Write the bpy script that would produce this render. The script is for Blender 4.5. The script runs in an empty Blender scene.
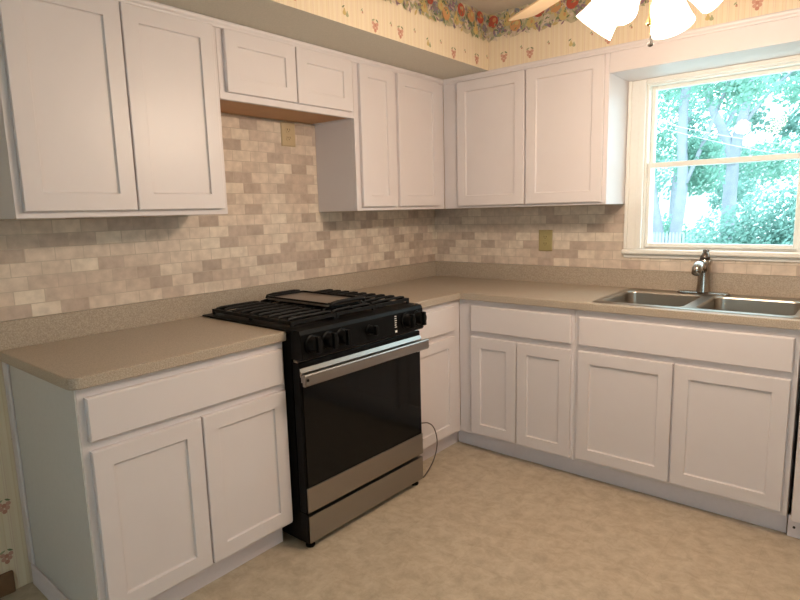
import bpy, bmesh, math, random
from mathutils import Vector, Matrix
PI = math.pi
S = bpy.context.scene
COL = S.collection

# ------------------------------------------------------------------ camera
def cam_basis(y, p, r):
    f = Vector((-math.sin(y)*math.cos(p), math.cos(y)*math.cos(p), math.sin(p)))
    rt = Vector((math.cos(y), math.sin(y), 0)); up = rt.cross(f)
    c, s = math.cos(r), math.sin(r)
    return rt*c + up*s, up*c - rt*s, f
a_, b_, f_ = cam_basis(0.6961, -0.1533, -0.0265)
cd = bpy.data.cameras.new('camera'); cam = bpy.data.objects.new('camera', cd); COL.objects.link(cam)
M = Matrix((a_, b_, -f_)).transposed().to_4x4(); M.translation = Vector((2.4002, -3.2701, 1.369))
cam.matrix_world = M
cd.sensor_width = 36; cd.lens = 574.94*36/800; cd.clip_start = 0.05; cd.clip_end = 200
S.camera = cam

# ------------------------------------------------------------------ world, sun, exposure
W = bpy.data.worlds.new('sky'); S.world = W; W.use_nodes = True
bg = W.node_tree.nodes['Background']
bg.inputs[0].default_value = (0.66, 0.88, 1.0, 1); bg.inputs[1].default_value = 6.5
sd = bpy.data.lights.new('sun', 'SUN'); sun = bpy.data.objects.new('sun', sd); COL.objects.link(sun)
sd.energy = 1.8; sd.angle = 0.3; sd.color = (0.93, 0.97, 1.0)
sun.rotation_euler = Vector((-.62, .16, -.76)).to_track_quat('-Z', 'Y').to_euler()
LAMP_W = 13.8
LAMP_C = (1.0, 0.80, 0.62)
S.view_settings.view_transform = 'Standard'; S.view_settings.look = 'None'
S.view_settings.gamma = 1.0; S.view_settings.use_curve_mapping = False
S.view_settings.exposure = 0.0

# ------------------------------------------------------------------ materials
def mat(name, col, rough=0.5, metal=0.0, spec=0.5, noise=None, bump=None, coat=0):
    """noise=(scale, other colour, amount); bump=(scale, strength)"""
    m = bpy.data.materials.new(name); m.use_nodes = True
    nt = m.node_tree; b = nt.nodes['Principled BSDF']
    b.inputs['Base Color'].default_value = (*col, 1); b.inputs['Roughness'].default_value = rough
    b.inputs['Metallic'].default_value = metal; b.inputs['Specular IOR Level'].default_value = spec
    if coat: b.inputs['Coat Weight'].default_value = coat
    tc = nt.nodes.new('ShaderNodeTexCoord')
    sc, oc, am = noise if noise else (60, tuple(c*0.96 for c in col), 0.5)
    n = nt.nodes.new('ShaderNodeTexNoise'); n.inputs['Scale'].default_value = sc; n.inputs['Detail'].default_value = 5
    nt.links.new(tc.outputs['Object'], n.inputs['Vector'])
    r = nt.nodes.new('ShaderNodeValToRGB')
    r.color_ramp.elements[0].position = 0.5-0.5*am if am < 1 else 0.42; r.color_ramp.elements[1].position = 0.5+0.5*am if am < 1 else .58
    r.color_ramp.elements[0].color = (*col, 1); r.color_ramp.elements[1].color = (*oc, 1)
    nt.links.new(n.outputs['Fac'], r.inputs['Fac']); nt.links.new(r.outputs['Color'], b.inputs['Base Color'])
    if bump:
        n2 = nt.nodes.new('ShaderNodeTexNoise'); n2.inputs['Scale'].default_value = bump[0]
        nt.links.new(tc.outputs['Object'], n2.inputs['Vector'])
        bp = nt.nodes.new('ShaderNodeBump'); bp.inputs['Strength'].default_value = bump[1]; bp.inputs['Distance'].default_value = 0.002
        nt.links.new(n2.outputs['Fac'], bp.inputs['Height']); nt.links.new(bp.outputs['Normal'], b.inputs['Normal'])
    return m

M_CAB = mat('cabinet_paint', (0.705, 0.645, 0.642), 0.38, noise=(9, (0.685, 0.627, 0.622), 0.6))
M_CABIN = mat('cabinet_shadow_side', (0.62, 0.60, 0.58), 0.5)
M_TOE = mat('toe_paint', (0.76, 0.69, 0.71), 0.6)
M_WOOD = mat('underside_wood', (0.50, 0.27, 0.13), 0.6, noise=(14, (0.60, 0.34, 0.17), 0.8))
M_WIN = mat('window_paint', (0.86, 0.83, 0.77), 0.4)
M_CEIL = mat('ceiling_paint', (0.60, 0.53, 0.45), 0.9, noise=(40, (0.56, 0.49, 0.41), 0.8), bump=(90, .4))
M_SOFFIT = mat('soffit_plaster', (0.62, 0.57, 0.48), 0.95, noise=(150, (0.58, 0.54, 0.45), 1), bump=(150, .4))
M_BROWN = mat('brown_wood', (0.16, 0.085, 0.045), 0.5, noise=(30, (0.22, 0.12, 0.06), .8))
M_BLACK = mat('black_enamel', (0.004, 0.004, 0.004), 0.38, spec=0.10)
M_IRON = mat('cast_iron', (0.008, 0.008, 0.008), 0.5, spec=.18, noise=(200, (0.010, 0.010, 0.010), 1))
M_OGLASS = mat('oven_glass', (0.004, 0.004, 0.004), 0.08, spec=0.22)
M_SS = mat('stainless', (0.34, 0.315, 0.29), 0.33, metal=1.0, noise=(5, (0.34, 0.315, 0.29), .8))
M_SSK = mat('sink_steel', (0.43, 0.395, 0.35), 0.30, metal=1.0)
M_CHROME = mat('faucet_nickel', (0.36, 0.33, 0.30), 0.22, metal=1.0)
M_DKNICK = mat('faucet_dark', (0.16, 0.13, 0.11), 0.3, metal=0.8)
M_ALM = mat('almond_plastic', (0.38, 0.31, 0.14), 0.45)
M_ALMB = mat('beige_plastic', (0.52, 0.40, 0.24), 0.45)
M_DARK = mat('dark_slot', (0.02, 0.015, 0.01), 0.6)
M_CORD = mat('cord_rubber', (0.10, 0.08, 0.07), 0.6)
M_STICK = mat('white_print', (0.75, 0.75, 0.72), 0.5)
M_GRIDDLE = mat('griddle_grey', (0.20, 0.165, 0.14), 0.33, metal=0.35)
M_BLADE = mat('blade_wood', (0.66, 0.47, 0.28), 0.45, noise=(12, (0.58, 0.40, 0.23), .8))
M_BRASS = mat('brass', (0.55, 0.38, 0.18), 0.3, metal=1.0)
M_FANW = mat('fan_white', (0.7, 0.62, 0.52), 0.4)
M_BARK = mat('bark', (0.20, 0.21, 0.24), 0.9, noise=(6, (0.28, 0.29, 0.33), .8), bump=(20, .8))
M_BOUNCE_GROUND = mat('pale_bounce_ground', (0.50, 0.50, 0.47), 0.95, noise=(3, (0.44, 0.45, 0.40), .8))  # unseen ground, made pale to bounce daylight up into the window recess
M_FENCE = mat('fence_paint', (0.34, 0.35, 0.39), 0.8)
M_SIDING = mat('siding', (0.8, 0.8, 0.78), 0.7)
M_ROOF = mat('shingle', (0.35, 0.33, 0.34), 0.9)
M_WIRE = mat('wire_sheath', (0.45, 0.45, 0.48), 0.6)
M_ROOM = mat('room_paint', (0.60, 0.54, 0.46), 0.9)

def leafmat(name, c1, c2):
    m = mat(name, c1, 0.7, spec=.15, noise=(2.2, c2, 0.7))
    nt = m.node_tree; b = nt.nodes['Principled BSDF']; out = [n for n in nt.nodes if n.type == 'OUTPUT_MATERIAL'][0]
    tr = nt.nodes.new('ShaderNodeBsdfTranslucent'); mx = nt.nodes.new('ShaderNodeMixShader'); mx.inputs[0].default_value = 0.45
    rp = [n for n in nt.nodes if n.type == 'VALTORGB'][0]
    nt.links.new(rp.outputs[0], tr.inputs[0]); nt.links.new(b.outputs[0], mx.inputs[1]); nt.links.new(tr.outputs[0], mx.inputs[2])
    nt.links.new(mx.outputs[0], out.inputs[0]); return m
M_LEAF1 = leafmat('leaf_bluegreen', (0.165, 0.30, 0.255), (0.27, 0.43, 0.38))
M_LEAF2 = leafmat('leaf_green', (0.165, 0.33, 0.26), (0.28, 0.46, 0.38))

def speckle(name, base, lo, hi, rough):
    m = mat(name, base, rough); nt = m.node_tree; b = nt.nodes['Principled BSDF']
    tc = nt.nodes.new('ShaderNodeTexCoord')
    n = nt.nodes.new('ShaderNodeTexNoise'); n.inputs['Scale'].default_value = 230; n.inputs['Detail'].default_value = 3
    r = nt.nodes.new('ShaderNodeValToRGB'); cr = r.color_ramp
    cr.elements[0].position = .36; cr.elements[0].color = (*lo, 1); cr.elements[1].position = .66; cr.elements[1].color = (*hi, 1)
    e = cr.elements.new(.5); e.color = (*base, 1)
    nt.links.new(tc.outputs['Object'], n.inputs['Vector']); nt.links.new(n.outputs['Fac'], r.inputs['Fac'])
    nt.links.new(r.outputs[0], b.inputs['Base Color']); return m
M_CTR = speckle('counter_laminate', (0.41, 0.338, 0.265), (0.34, 0.278, 0.215), (0.49, 0.41, 0.325), 0.34)

def floor_mat():
    m = mat('floor_vinyl', (0.5, 0.4, 0.3), 0.42); nt = m.node_tree; b = nt.nodes['Principled BSDF']
    tc = nt.nodes.new('ShaderNodeTexCoord')
    n1 = nt.nodes.new('ShaderNodeTexNoise'); n1.inputs['Scale'].default_value = 16; n1.inputs['Detail'].default_value = 9; n1.inputs['Roughness'].default_value = .68
    n1.inputs['Distortion'].default_value = .35
    r = nt.nodes.new('ShaderNodeValToRGB'); cr = r.color_ramp
    cr.elements[0].position = .30; cr.elements[0].color = (0.375, 0.30, 0.215, 1)
    cr.elements[1].position = .72; cr.elements[1].color = (0.59, 0.505, 0.39, 1)
    e = cr.elements.new(.5); e.color = (0.48, 0.397, 0.293, 1)
    bk = nt.nodes.new('ShaderNodeTexBrick'); bk.offset = 0; bk.inputs['Scale'].default_value = 1
    bk.inputs['Brick Width'].default_value = .305; bk.inputs['Row Height'].default_value = .305; bk.inputs['Mortar Size'].default_value = .002
    bk.inputs['Color1'].default_value = (0.98, 0.98, 0.98, 1); bk.inputs['Color2'].default_value = (1, 1, 1, 1); bk.inputs['Mortar'].default_value = (0.90, 0.89, 0.88, 1)
    bk.inputs['Mortar Smooth'].default_value = .6
    mx = nt.nodes.new('ShaderNodeMix'); mx.data_type = 'RGBA'; mx.blend_type = 'MULTIPLY'; mx.inputs[0].default_value = .7
    L = nt.links.new
    L(tc.outputs['Object'], n1.inputs['Vector']); L(n1.outputs['Fac'], r.inputs['Fac'])
    L(tc.outputs['Object'], bk.inputs['Vector'])
    L(r.outputs[0], mx.inputs[6]); L(bk.outputs['Color'], mx.inputs[7]); L(mx.outputs[2], b.inputs['Base Color'])
    return m
M_FLOOR = floor_mat()

def tile_mat(name, axis, off):
    m = mat(name, (0.6, 0.5, 0.4), 0.6); nt = m.node_tree; b = nt.nodes['Principled BSDF']; L = nt.links.new
    tc = nt.nodes.new('ShaderNodeTexCoord'); sp = nt.nodes.new('ShaderNodeSeparateXYZ'); cb = nt.nodes.new('ShaderNodeCombineXYZ')
    L(tc.outputs['Object'], sp.inputs[0])
    ad = nt.nodes.new('ShaderNodeMath'); ad.operation = 'ADD'; ad.inputs[1].default_value = off
    L(sp.outputs[axis], ad.inputs[0]); L(ad.outputs[0], cb.inputs['X']); L(sp.outputs['Z'], cb.inputs['Y'])
    bk = nt.nodes.new('ShaderNodeTexBrick'); bk.inputs['Scale'].default_value = 1; bk.offset = .5
    bk.inputs['Brick Width'].default_value = .1016; bk.inputs['Row Height'].default_value = .0508
    bk.inputs['Mortar Size'].default_value = .0016; bk.inputs['Mortar Smooth'].default_value = .3
    bk.inputs['Color1'].default_value = (0, 0, 0, 1); bk.inputs['Color2'].default_value = (1, 1, 1, 1); bk.inputs['Mortar'].default_value = (.5, .5, .5, 1)
    L(cb.outputs[0], bk.inputs['Vector'])
    r = nt.nodes.new('ShaderNodeValToRGB'); cr = r.color_ramp
    cr.elements[0].position = 0; cr.elements[0].color = (0.45, 0.36, 0.295, 1)
    cr.elements[1].position = 1; cr.elements[1].color = (0.76, 0.67, 0.56, 1)
    for p, c in ((.2, (0.55, 0.44, 0.365)), (.4, (0.65, 0.54, 0.445)), (.7, (0.71, 0.60, 0.50))):
        e = cr.elements.new(p); e.color = (*c, 1)
    L(bk.outputs['Color'], r.inputs['Fac'])
    n = nt.nodes.new('ShaderNodeTexNoise'); n.inputs['Scale'].default_value = 28; n.inputs['Detail'].default_value = 6
    L(tc.outputs['Object'], n.inputs['Vector'])
    r2 = nt.nodes.new('ShaderNodeValToRGB'); r2.color_ramp.elements[0].color = (0.84, 0.82, 0.80, 1); r2.color_ramp.elements[1].color = (1.08, 1.07, 1.06, 1)
    r2.color_ramp.elements[0].position = .3; r2.color_ramp.elements[1].position = .7
    L(n.outputs['Fac'], r2.inputs['Fac'])
    mx = nt.nodes.new('ShaderNodeMix'); mx.data_type = 'RGBA'; mx.blend_type = 'MULTIPLY'; mx.inputs[0].default_value = 1
    L(r.outputs[0], mx.inputs[6]); L(r2.outputs[0], mx.inputs[7])
    m2 = nt.nodes.new('ShaderNodeMix'); m2.data_type = 'RGBA'; m2.inputs[7].default_value = (0.52, 0.43, 0.34, 1)
    L(bk.outputs['Fac'], m2.inputs[0]); L(mx.outputs[2], m2.inputs[6]); L(m2.outputs[2], b.inputs['Base Color'])
    bp = nt.nodes.new('ShaderNodeBump'); bp.inputs['Strength'].default_value = .5; bp.inputs['Distance'].default_value = .002; bp.invert = True
    L(bk.outputs['Fac'], bp.inputs['Height']); L(bp.outputs['Normal'], b.inputs['Normal'])
    return m
M_TILE_L = tile_mat('tumbled_tile_left', 'Y', 10.0)
M_TILE_B = tile_mat('tumbled_tile_back', 'X', 10.03)

def paper_mat(name, axis):
    m = mat(name, (0.7, 0.6, 0.4), 0.7); nt = m.node_tree; b = nt.nodes['Principled BSDF']; L = nt.links.new
    tc = nt.nodes.new('ShaderNodeTexCoord'); sp = nt.nodes.new('ShaderNodeSeparateXYZ'); L(tc.outputs['Object'], sp.inputs[0])
    mu = nt.nodes.new('ShaderNodeMath'); mu.operation = 'MULTIPLY'; mu.inputs[1].default_value = 1/0.085
    fr = nt.nodes.new('ShaderNodeMath'); fr.operation = 'FRACT'
    L(sp.outputs[axis], mu.inputs[0]); L(mu.outputs[0], fr.inputs[0])
    r = nt.nodes.new('ShaderNodeValToRGB'); cr = r.color_ramp; cr.interpolation = 'CONSTANT'
    cream, pink, gold, pale = (0.72, 0.59, 0.42), (0.68, 0.52, 0.39), (0.69, 0.55, 0.36), (0.74, 0.62, 0.45)
    cr.elements[0].position = 0; cr.elements[0].color = (*cream, 1); cr.elements[1].position = .12; cr.elements[1].color = (*gold, 1)
    for p, c in ((.16, pale), (.34, pink), (.37, pale), (.42, pink), (.45, cream), (.6, pale), (.72, gold), (.76, cream), (.86, pink), (.90, pale)):
        e = cr.elements.new(p); e.color = (*c, 1)
    L(fr.outputs[0], r.inputs['Fac']); L(r.outputs[0], b.inputs['Base Color']); return m
M_PAPER_Y = paper_mat('striped_wallpaper_y', 'Y')
M_PAPER_X = paper_mat('striped_wallpaper_x', 'X')
PRINT = {k: mat('print_'+k, c, .7) for k, c in dict(
    ground=(0.50, 0.42, 0.28), apple=(0.42, 0.075, 0.04), peach=(0.54, 0.27, 0.11), pear=(0.54, 0.40, 0.16), grape=(0.27, 0.16, 0.20),
    leaf=(0.15, 0.19, 0.09), paleleaf=(0.34, 0.35, 0.20), blossom=(0.62, 0.50, 0.40), pink=(0.50, 0.23, 0.16), strawb=(0.56, 0.30, 0.22), blue=(0.23, 0.25, 0.27)).items()}

def glass_mat():
    m = bpy.data.materials.new('window_glass'); m.use_nodes = True; nt = m.node_tree; nt.nodes.clear()
    o = nt.nodes.new('ShaderNodeOutputMaterial'); t = nt.nodes.new('ShaderNodeBsdfTransparent'); g = nt.nodes.new('ShaderNodeBsdfGlossy')
    t.inputs[0].default_value = (0.93, 0.97, 0.96, 1); g.inputs['Roughness'].default_value = .02
    mx = nt.nodes.new('ShaderNodeMixShader'); mx.inputs[0].default_value = .006
    nt.links.new(t.outputs[0], mx.inputs[1]); nt.links.new(g.outputs[0], mx.inputs[2]); nt.links.new(mx.outputs[0], o.inputs[0]); return m
M_GLASS = glass_mat()
def shade_mat():
    m = bpy.data.materials.new('lit_frosted_glass'); m.use_nodes = True; nt = m.node_tree; b = nt.nodes['Principled BSDF']
    b.inputs['Base Color'].default_value = (0.9, 0.88, 0.84, 1); b.inputs['Roughness'].default_value = .3
    b.inputs['Emission Color'].default_value = (1.0, 0.86, 0.66, 1); b.inputs['Emission Strength'].default_value = 2.4
    return m
M_SHADE = shade_mat()

# ------------------------------------------------------------------ helpers
def mkmesh(name, bm, mats, smooth=False):
    me = bpy.data.meshes.new(name)
    bmesh.ops.recalc_face_normals(bm, faces=bm.faces[:]); bm.to_mesh(me); bm.free()
    for m in (mats if isinstance(mats, (list, tuple)) else [mats]): me.materials.append(m)
    if smooth:
        for p in me.polygons: p.use_smooth = True
    return me
def obj(name, bm, mats, parent=None, smooth=False, bevel=0, seg=2, auto=None):
    o = bpy.data.objects.new(name, mkmesh(name, bm, mats, smooth)); COL.objects.link(o)
    if parent: o.parent = parent
    if bevel:
        md = o.modifiers.new('bevel', 'BEVEL'); md.width = bevel; md.segments = seg; md.limit_method = 'ANGLE'; md.angle_limit = math.radians(35)
        md.harden_normals = False
    if auto is not None:
        for p in o.data.polygons: p.use_smooth = True
        o.data.set_sharp_from_angle(angle=math.radians(auto))
    return o
def tag(o, label, cat, group=None, kind=None):
    if label: o['label'] = label
    if cat: o['category'] = cat
    if group: o['group'] = group
    if kind: o['kind'] = kind
    return o
def thing(name, label, cat, loc=(0, 0, 0), rz=0, group=None):
    o = bpy.data.objects.new(name, None); COL.objects.link(o); o.location = loc; o.rotation_euler = (0, 0, rz)
    o.empty_display_size = .1
    return tag(o, label, cat, group)
def struct(name, bm, mats, parent=None, **k):
    o = obj(name, bm, mats, parent, **k)
    if not parent: o['kind'] = 'structure'
    return o
def NB(): return bmesh.new()
def box(bm, x0, x1, y0, y1, z0, z1, mi=0):
    v = [bm.verts.new(p) for p in ((x0, y0, z0), (x1, y0, z0), (x1, y1, z0), (x0, y1, z0), (x0, y0, z1), (x1, y0, z1), (x1, y1, z1), (x0, y1, z1))]
    for q in ((3, 2, 1, 0), (4, 5, 6, 7), (0, 1, 5, 4), (1, 2, 6, 5), (2, 3, 7, 6), (3, 0, 4, 7)):
        bm.faces.new([v[i] for i in q]).material_index = mi
    return bm
def B(*a): return box(NB(), *a)
def grid_solid(bm, xs, ys, inside, z0, z1):
    """plan outline made of grid cells, extruded; shared vertices so bevels run clean"""
    vt = {}
    def v(i, j, z):
        k = (i, j, z)
        if k not in vt: vt[k] = bm.verts.new((xs[i], ys[j], z0 if z == 0 else z1))
        return vt[k]
    def ins(i, j): return 0 <= i < len(xs)-1 and 0 <= j < len(ys)-1 and inside((xs[i]+xs[i+1])/2, (ys[j]+ys[j+1])/2)
    for i in range(len(xs)-1):
        for j in range(len(ys)-1):
            if not ins(i, j): continue
            bm.faces.new([v(i, j, 1), v(i+1, j, 1), v(i+1, j+1, 1), v(i, j+1, 1)])
            bm.faces.new([v(i, j+1, 0), v(i+1, j+1, 0), v(i+1, j, 0), v(i, j, 0)])
            for (di, dj, p, q) in ((-1, 0, (i, j+1), (i, j)), (1, 0, (i+1, j), (i+1, j+1)), (0, -1, (i, j), (i+1, j)), (0, 1, (i+1, j+1), (i, j+1))):
                if not ins(i+di, j+dj):
                    bm.faces.new([v(*p, 0), v(*q, 0), v(*q, 1), v(*p, 1)])
    return bm
def tube(bm, pts, rads, seg=12, caps=True):
    pts = [Vector(p) for p in pts]; n = len(pts)
    if not isinstance(rads, (list, tuple)): rads = [rads]*n
    rings = []; prev = None
    for i, p in enumerate(pts):
        d = (pts[min(i+1, n-1)]-pts[max(i-1, 0)]).normalized()
        if prev is None:
            u = d.cross(Vector((0, 0, 1)))
            if u.length < 1e-3: u = Vector((1, 0, 0))
            u.normalize()
        else:
            u = (prev - d*prev.dot(d)).normalized()
        prev = u; w = d.cross(u)
        rings.append([bm.verts.new(p+(u*math.cos(2*PI*k/seg)+w*math.sin(2*PI*k/seg))*rads[i]) for k in range(seg)])
    for a, b in zip(rings, rings[1:]):
        for k in range(seg): bm.faces.new([a[k], a[(k+1) % seg], b[(k+1) % seg], b[k]])
    if caps:
        bm.faces.new(rings[0][::-1]); bm.faces.new(rings[-1])
    return bm
def lathe(bm, prof, seg=24, mtx=None, close=False):
    rings = []
    for r, z in prof:
        rings.append([bm.verts.new((mtx or Matrix()) @ Vector((r*math.cos(2*PI*k/seg), r*math.sin(2*PI*k/seg), z))) for k in range(seg)])
    for a, b in zip(rings, rings[1:]):
        for k in range(seg): bm.faces.new([a[k], a[(k+1) % seg], b[(k+1) % seg], b[k]])
    if close:
        bm.faces.new(rings[0][::-1]); bm.faces.new(rings[-1])
    return bm
def rrect(cx, cy, w, h, r, n=6):
    P = []
    for (sx, sy, a0) in ((1, 1, 0), (-1, 1, 90), (-1, -1, 180), (1, -1, 270)):
        for k in range(n+1):
            a = math.radians(a0+90*k/n); P.append((cx+sx*(w/2-r)+r*math.cos(a), cy+sy*(h/2-r)+r*math.sin(a)))
    return P
def loft(bm, loops):
    R_ = [[bm.verts.new(p) for p in L] for L in loops]; n = len(R_[0])
    for a, b in zip(R_, R_[1:]):
        for k in range(n): bm.faces.new([a[k], a[(k+1) % n], b[(k+1) % n], b[k]])
    return R_
def shaker(bm, x0, x1, z0, z1, yf, yb, fw=0.058, rec=0.009):
    """frame-and-panel front, face at y=yf (towards -y), back at yb"""
    def ring(dx, y): return [(x0+dx, y, z0+dx), (x1-dx, y, z0+dx), (x1-dx, y, z1-dx), (x0+dx, y, z1-dx)]
    loops = [ring(0, yb), ring(0, yf+.0025), ring(.0025, yf), ring(fw, yf), ring(fw+.002, yf+rec*.8), ring(fw+.006, yf+rec)]
    R_ = loft(bm, loops); bm.faces.new(R_[-1]); bm.faces.new(R_[0][::-1]); return bm
def slab(bm, x0, x1, z0, z1, yf, yb):
    def ring(dx, y): return [(x0+dx, y, z0+dx), (x1-dx, y, z0+dx), (x1-dx, y, z1-dx), (x0+dx, y, z1-dx)]
    R_ = loft(bm, [ring(0, yb), ring(0, yf+.004), ring(.004, yf)]); bm.faces.new(R_[-1]); bm.faces.new(R_[0][::-1]); return bm

# ------------------------------------------------------------------ room shell
XR, YF, ZC = 3.35, -5.0, 2.44
struct('floor', B(-.0, XR, YF, 0, -.05, 0), M_FLOOR)
struct('ceiling', B(-.15, XR+.15, YF-.15, .15, ZC, ZC+.1), M_CEIL)
struct('wall_right', B(XR, XR+.15, YF-.15, .15, -.05, ZC), M_ROOM)
def wall_with_hole(name, xa, xb, ya, yb, hx0, hx1, hz0, hz1, m):
    bm = NB()
    # grid in XZ
    xs = [xa, hx0, hx1, xb]; zs = [-.05, hz0, hz1, ZC]; vt = {}
    def v(i, j, s):
        k = (i, j, s)
        if k not in vt: vt[k] = bm.verts.new((xs[i], ya if s == 0 else yb, zs[j]))
        return vt[k]
    for i in range(3):
        for j in range(3):
            if (i, j) == (1, 1): continue
            for s in (0, 1):
                q = [v(i, j, s), v(i+1, j, s), v(i+1, j+1, s), v(i, j+1, s)]; bm.faces.new(q if s == 0 else q[::-1])
            for (di, dj, p, q2) in ((-1, 0, (i, j), (i, j+1)), (1, 0, (i+1, j), (i+1, j+1)), (0, -1, (i, j), (i+1, j)), (0, 1, (i, j+1), (i+1, j+1))):
                ni, nj = i+di, j+dj
                if not (0 <= ni < 3 and 0 <= nj < 3) or (ni, nj) == (1, 1):
                    bm.faces.new([v(*p, 0), v(*q2, 0), v(*q2, 1), v(*p, 1)])
    return struct(name, bm, m)
wall_with_hole('wall_back', 0, XR, 0, .15, 1.40, 2.115, 1.13, 2.00, M_PAPER_X)
wall_with_hole('wall_front', 0, XR, YF-.15, YF, 2.25, 3.25, .4, 2.1, M_ROOM)

def printed(bm, origin, ux, uz, nrm, u0, u1, z0, z1, kind, seed, dens=1.0):
    """flat printed shapes (fruit, leaves) laid on the paper, 0.3 mm proud"""
    rnd = random.Random(seed); keys = list(PRINT)
    O, U, Z, N = Vector(origin), Vector(ux), Vector(uz), Vector(nrm)
    lay = [0.0004]
    def poly(pts, key):
        lay[0] += 0.0000035
        vs = [bm.verts.new(O+U*p[0]+Z*p[1]+N*lay[0]) for p in pts]
        f = bm.faces.new(vs); f.material_index = 1+keys.index(key)
    def ell(cx, cz, a, b, ang, key, n=10):
        c, s = math.cos(ang), math.sin(ang)
        poly([(cx+a*math.cos(t)*c-b*math.sin(t)*s, cz+a*math.cos(t)*s+b*math.sin(t)*c) for t in [2*PI*k/n for k in range(n)]], key)
    def leaf(cx, cz, l, ang, key):
        c, s = math.cos(ang), math.sin(ang)
        poly([(cx+x*c-z*s, cz+x*s+z*c) for x, z in ((-l, 0), (-.3*l, .35*l), (.4*l, .28*l), (l, 0), (.4*l, -.28*l), (-.3*l, -.35*l))], key)
    def pear(cx, cz, r, key):
        poly([(cx+x*r, cz+z*r) for x, z in ((0, -1), (.7, -.8), (1, -.2), (.75, .4), (.4, .9), (.3, 1.5), (0, 1.75), (-.3, 1.5), (-.4, .9), (-.75, .4), (-1, -.2), (-.7, -.8))], key)
    if kind == 'border':
        # scalloped lower edge ground
        n = int((u1-u0)/.02); top = []; 
        zb = [z0+.016*math.sin((u0+(u1-u0)*k/n)*38)+.006*rnd.random() for k in range(n+1)]
        for k in range(n):
            ua, ub = u0+(u1-u0)*k/n, u0+(u1-u0)*(k+1)/n
            vs = [bm.verts.new(O+U*a+Z*b+N*.0003) for a, b in ((ua, zb[k]), (ub, zb[k+1]), (ub, z1), (ua, z1))]
            bm.faces.new(vs).material_index = 1+keys.index('ground')
        for k in range(int((u1-u0)*650)):
            leaf(rnd.uniform(u0, u1), rnd.uniform(z0-.006, z1-.008), rnd.uniform(.010, .021), rnd.uniform(0, PI), rnd.choice(['leaf', 'paleleaf', 'paleleaf', 'blossom', 'blue', 'blossom', 'grape', 'pear']))
        u = u0+.03; flip = 0
        seq = ['apple', 'grape', 'pear', 'peach', 'grape', 'pear', 'apple', 'blossom', 'peach', 'pear']
        while u < u1-.03:
            k = seq[flip % len(seq)]; cz = z0+(z1-z0)*(.32 if flip % 2 else .68)+rnd.uniform(-.008, .008)
            if k == 'grape':
                for _ in range(14): ell(u+rnd.uniform(-.02, .02), cz+rnd.uniform(-.026, .022), .007, .007, 0, rnd.choice(['grape', 'blue', 'grape']), 8)
            elif k == 'pear':
                pear(u, cz-.012, .026, 'pear'); ell(u+.005, cz-.01, .007, .010, 0, 'peach', 8)
            elif k == 'blossom':
                for q in range(5): ell(u+.012*math.cos(q*1.257), cz+.012*math.sin(q*1.257), .008, .008, 0, 'blossom', 8)
                ell(u, cz, .005, .005, 0, 'pear', 8)
            else:
                ell(u, cz, .033, .032, 0, k, 14); ell(u+.009, cz+.008, .012, .012, 0, 'peach' if k == 'apple' else 'pear', 10)
            for _ in range(4): leaf(u+rnd.uniform(-.03, .03), cz+rnd.uniform(-.028, .028), rnd.uniform(.007, .013), rnd.uniform(0, PI), rnd.choice(['leaf', 'paleleaf', 'leaf']))
            u += .046; flip += 1
    else:
        step = .21; row = 0; z = z0+.035+rnd.uniform(0, .01)
        while z < z1-.02:
            u = u0+.04+(step/2 if row % 2 else 0)
            while u < u1-.02:
                uu, zz = u+rnd.uniform(-.03, .03), z+rnd.uniform(-.012, .012)
                if (row+int((u-u0)/step)) % 3 == 2:
                    pear(uu, zz, .011, 'pear'); pear(uu+.016, zz-.006, .009, 'paleleaf'); leaf(uu-.006, zz+.022, .010, .6, 'leaf')
                else:
                    for a, b in ((0, -.020), (-.010, -.008), (.010, -.008), (0, .003), (-.013, .009), (.014, .008)): ell(uu+a, zz+b, .0085, .0085, 0, 'strawb' if a else 'pink', 8)
                    leaf(uu-.012, zz+.022, .012, .4, 'paleleaf'); leaf(uu+.013, zz+.022, .011, -.5, 'leaf')
                leaf(uu+step/2, zz+.035, .009, .8, 'paleleaf'); leaf(uu+step/2+.006, zz+.028, .008, 2.0, 'leaf'); ell(uu+step/2+.005, zz+.025, .005, .005, 0, 'pink', 6)
                u += step
            z += .105; row += 1
    return bm
PM = lambda base: [base]+list(PRINT.values())

bm = B(-.15, 0, YF-.15, .15, -.05, ZC)
printed(bm, (0, 0, 0), (0, 1, 0), (0, 0, 1), (1, 0, 0), -3.6, -2.665, .09, 1.2, 'spray', 5)
struct('wall_left', bm, PM(M_PAPER_Y))
struct('baseboard_left', B(.0005, .016, YF+.01, -2.70, .0005, .085), M_BROWN, bevel=.004)
struct('baseboard_right', B(XR-.016, XR-.0005, YF+.01, -.7, .0005, .085), M_BROWN, bevel=.004)
# soffits
SX = .622
bm = B(.001, SX, YF+.001, -.001, 2.142, ZC-.001)
for f in bm.faces: 
    if abs(f.calc_center_median().x-SX) < 1e-4: f.material_index = 0
    else: f.material_index = len(PRINT)+1
printed(bm, (SX, 0, 0), (0, 1, 0), (0, 0, 1), (1, 0, 0), -3.2, -.306, 2.145, 2.29, 'spray', 11)
struct('soffit', bm, PM(M_PAPER_Y)+[M_SOFFIT])
bm = B(SX+.001, XR-.001, -.305, -.001, 2.142, ZC-.001)
for f in bm.faces:
    if abs(f.calc_center_median().y+.305) > 1e-3: f.material_index = len(PRINT)+1
printed(bm, (0, -.305, 0), (1, 0, 0), (0, 0, 1), (0, -1, 0), SX+.03, XR-.02, 2.145, 2.29, 'spray', 23)
struct('soffit', bm, PM(M_PAPER_X)+[M_SOFFIT])
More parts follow.
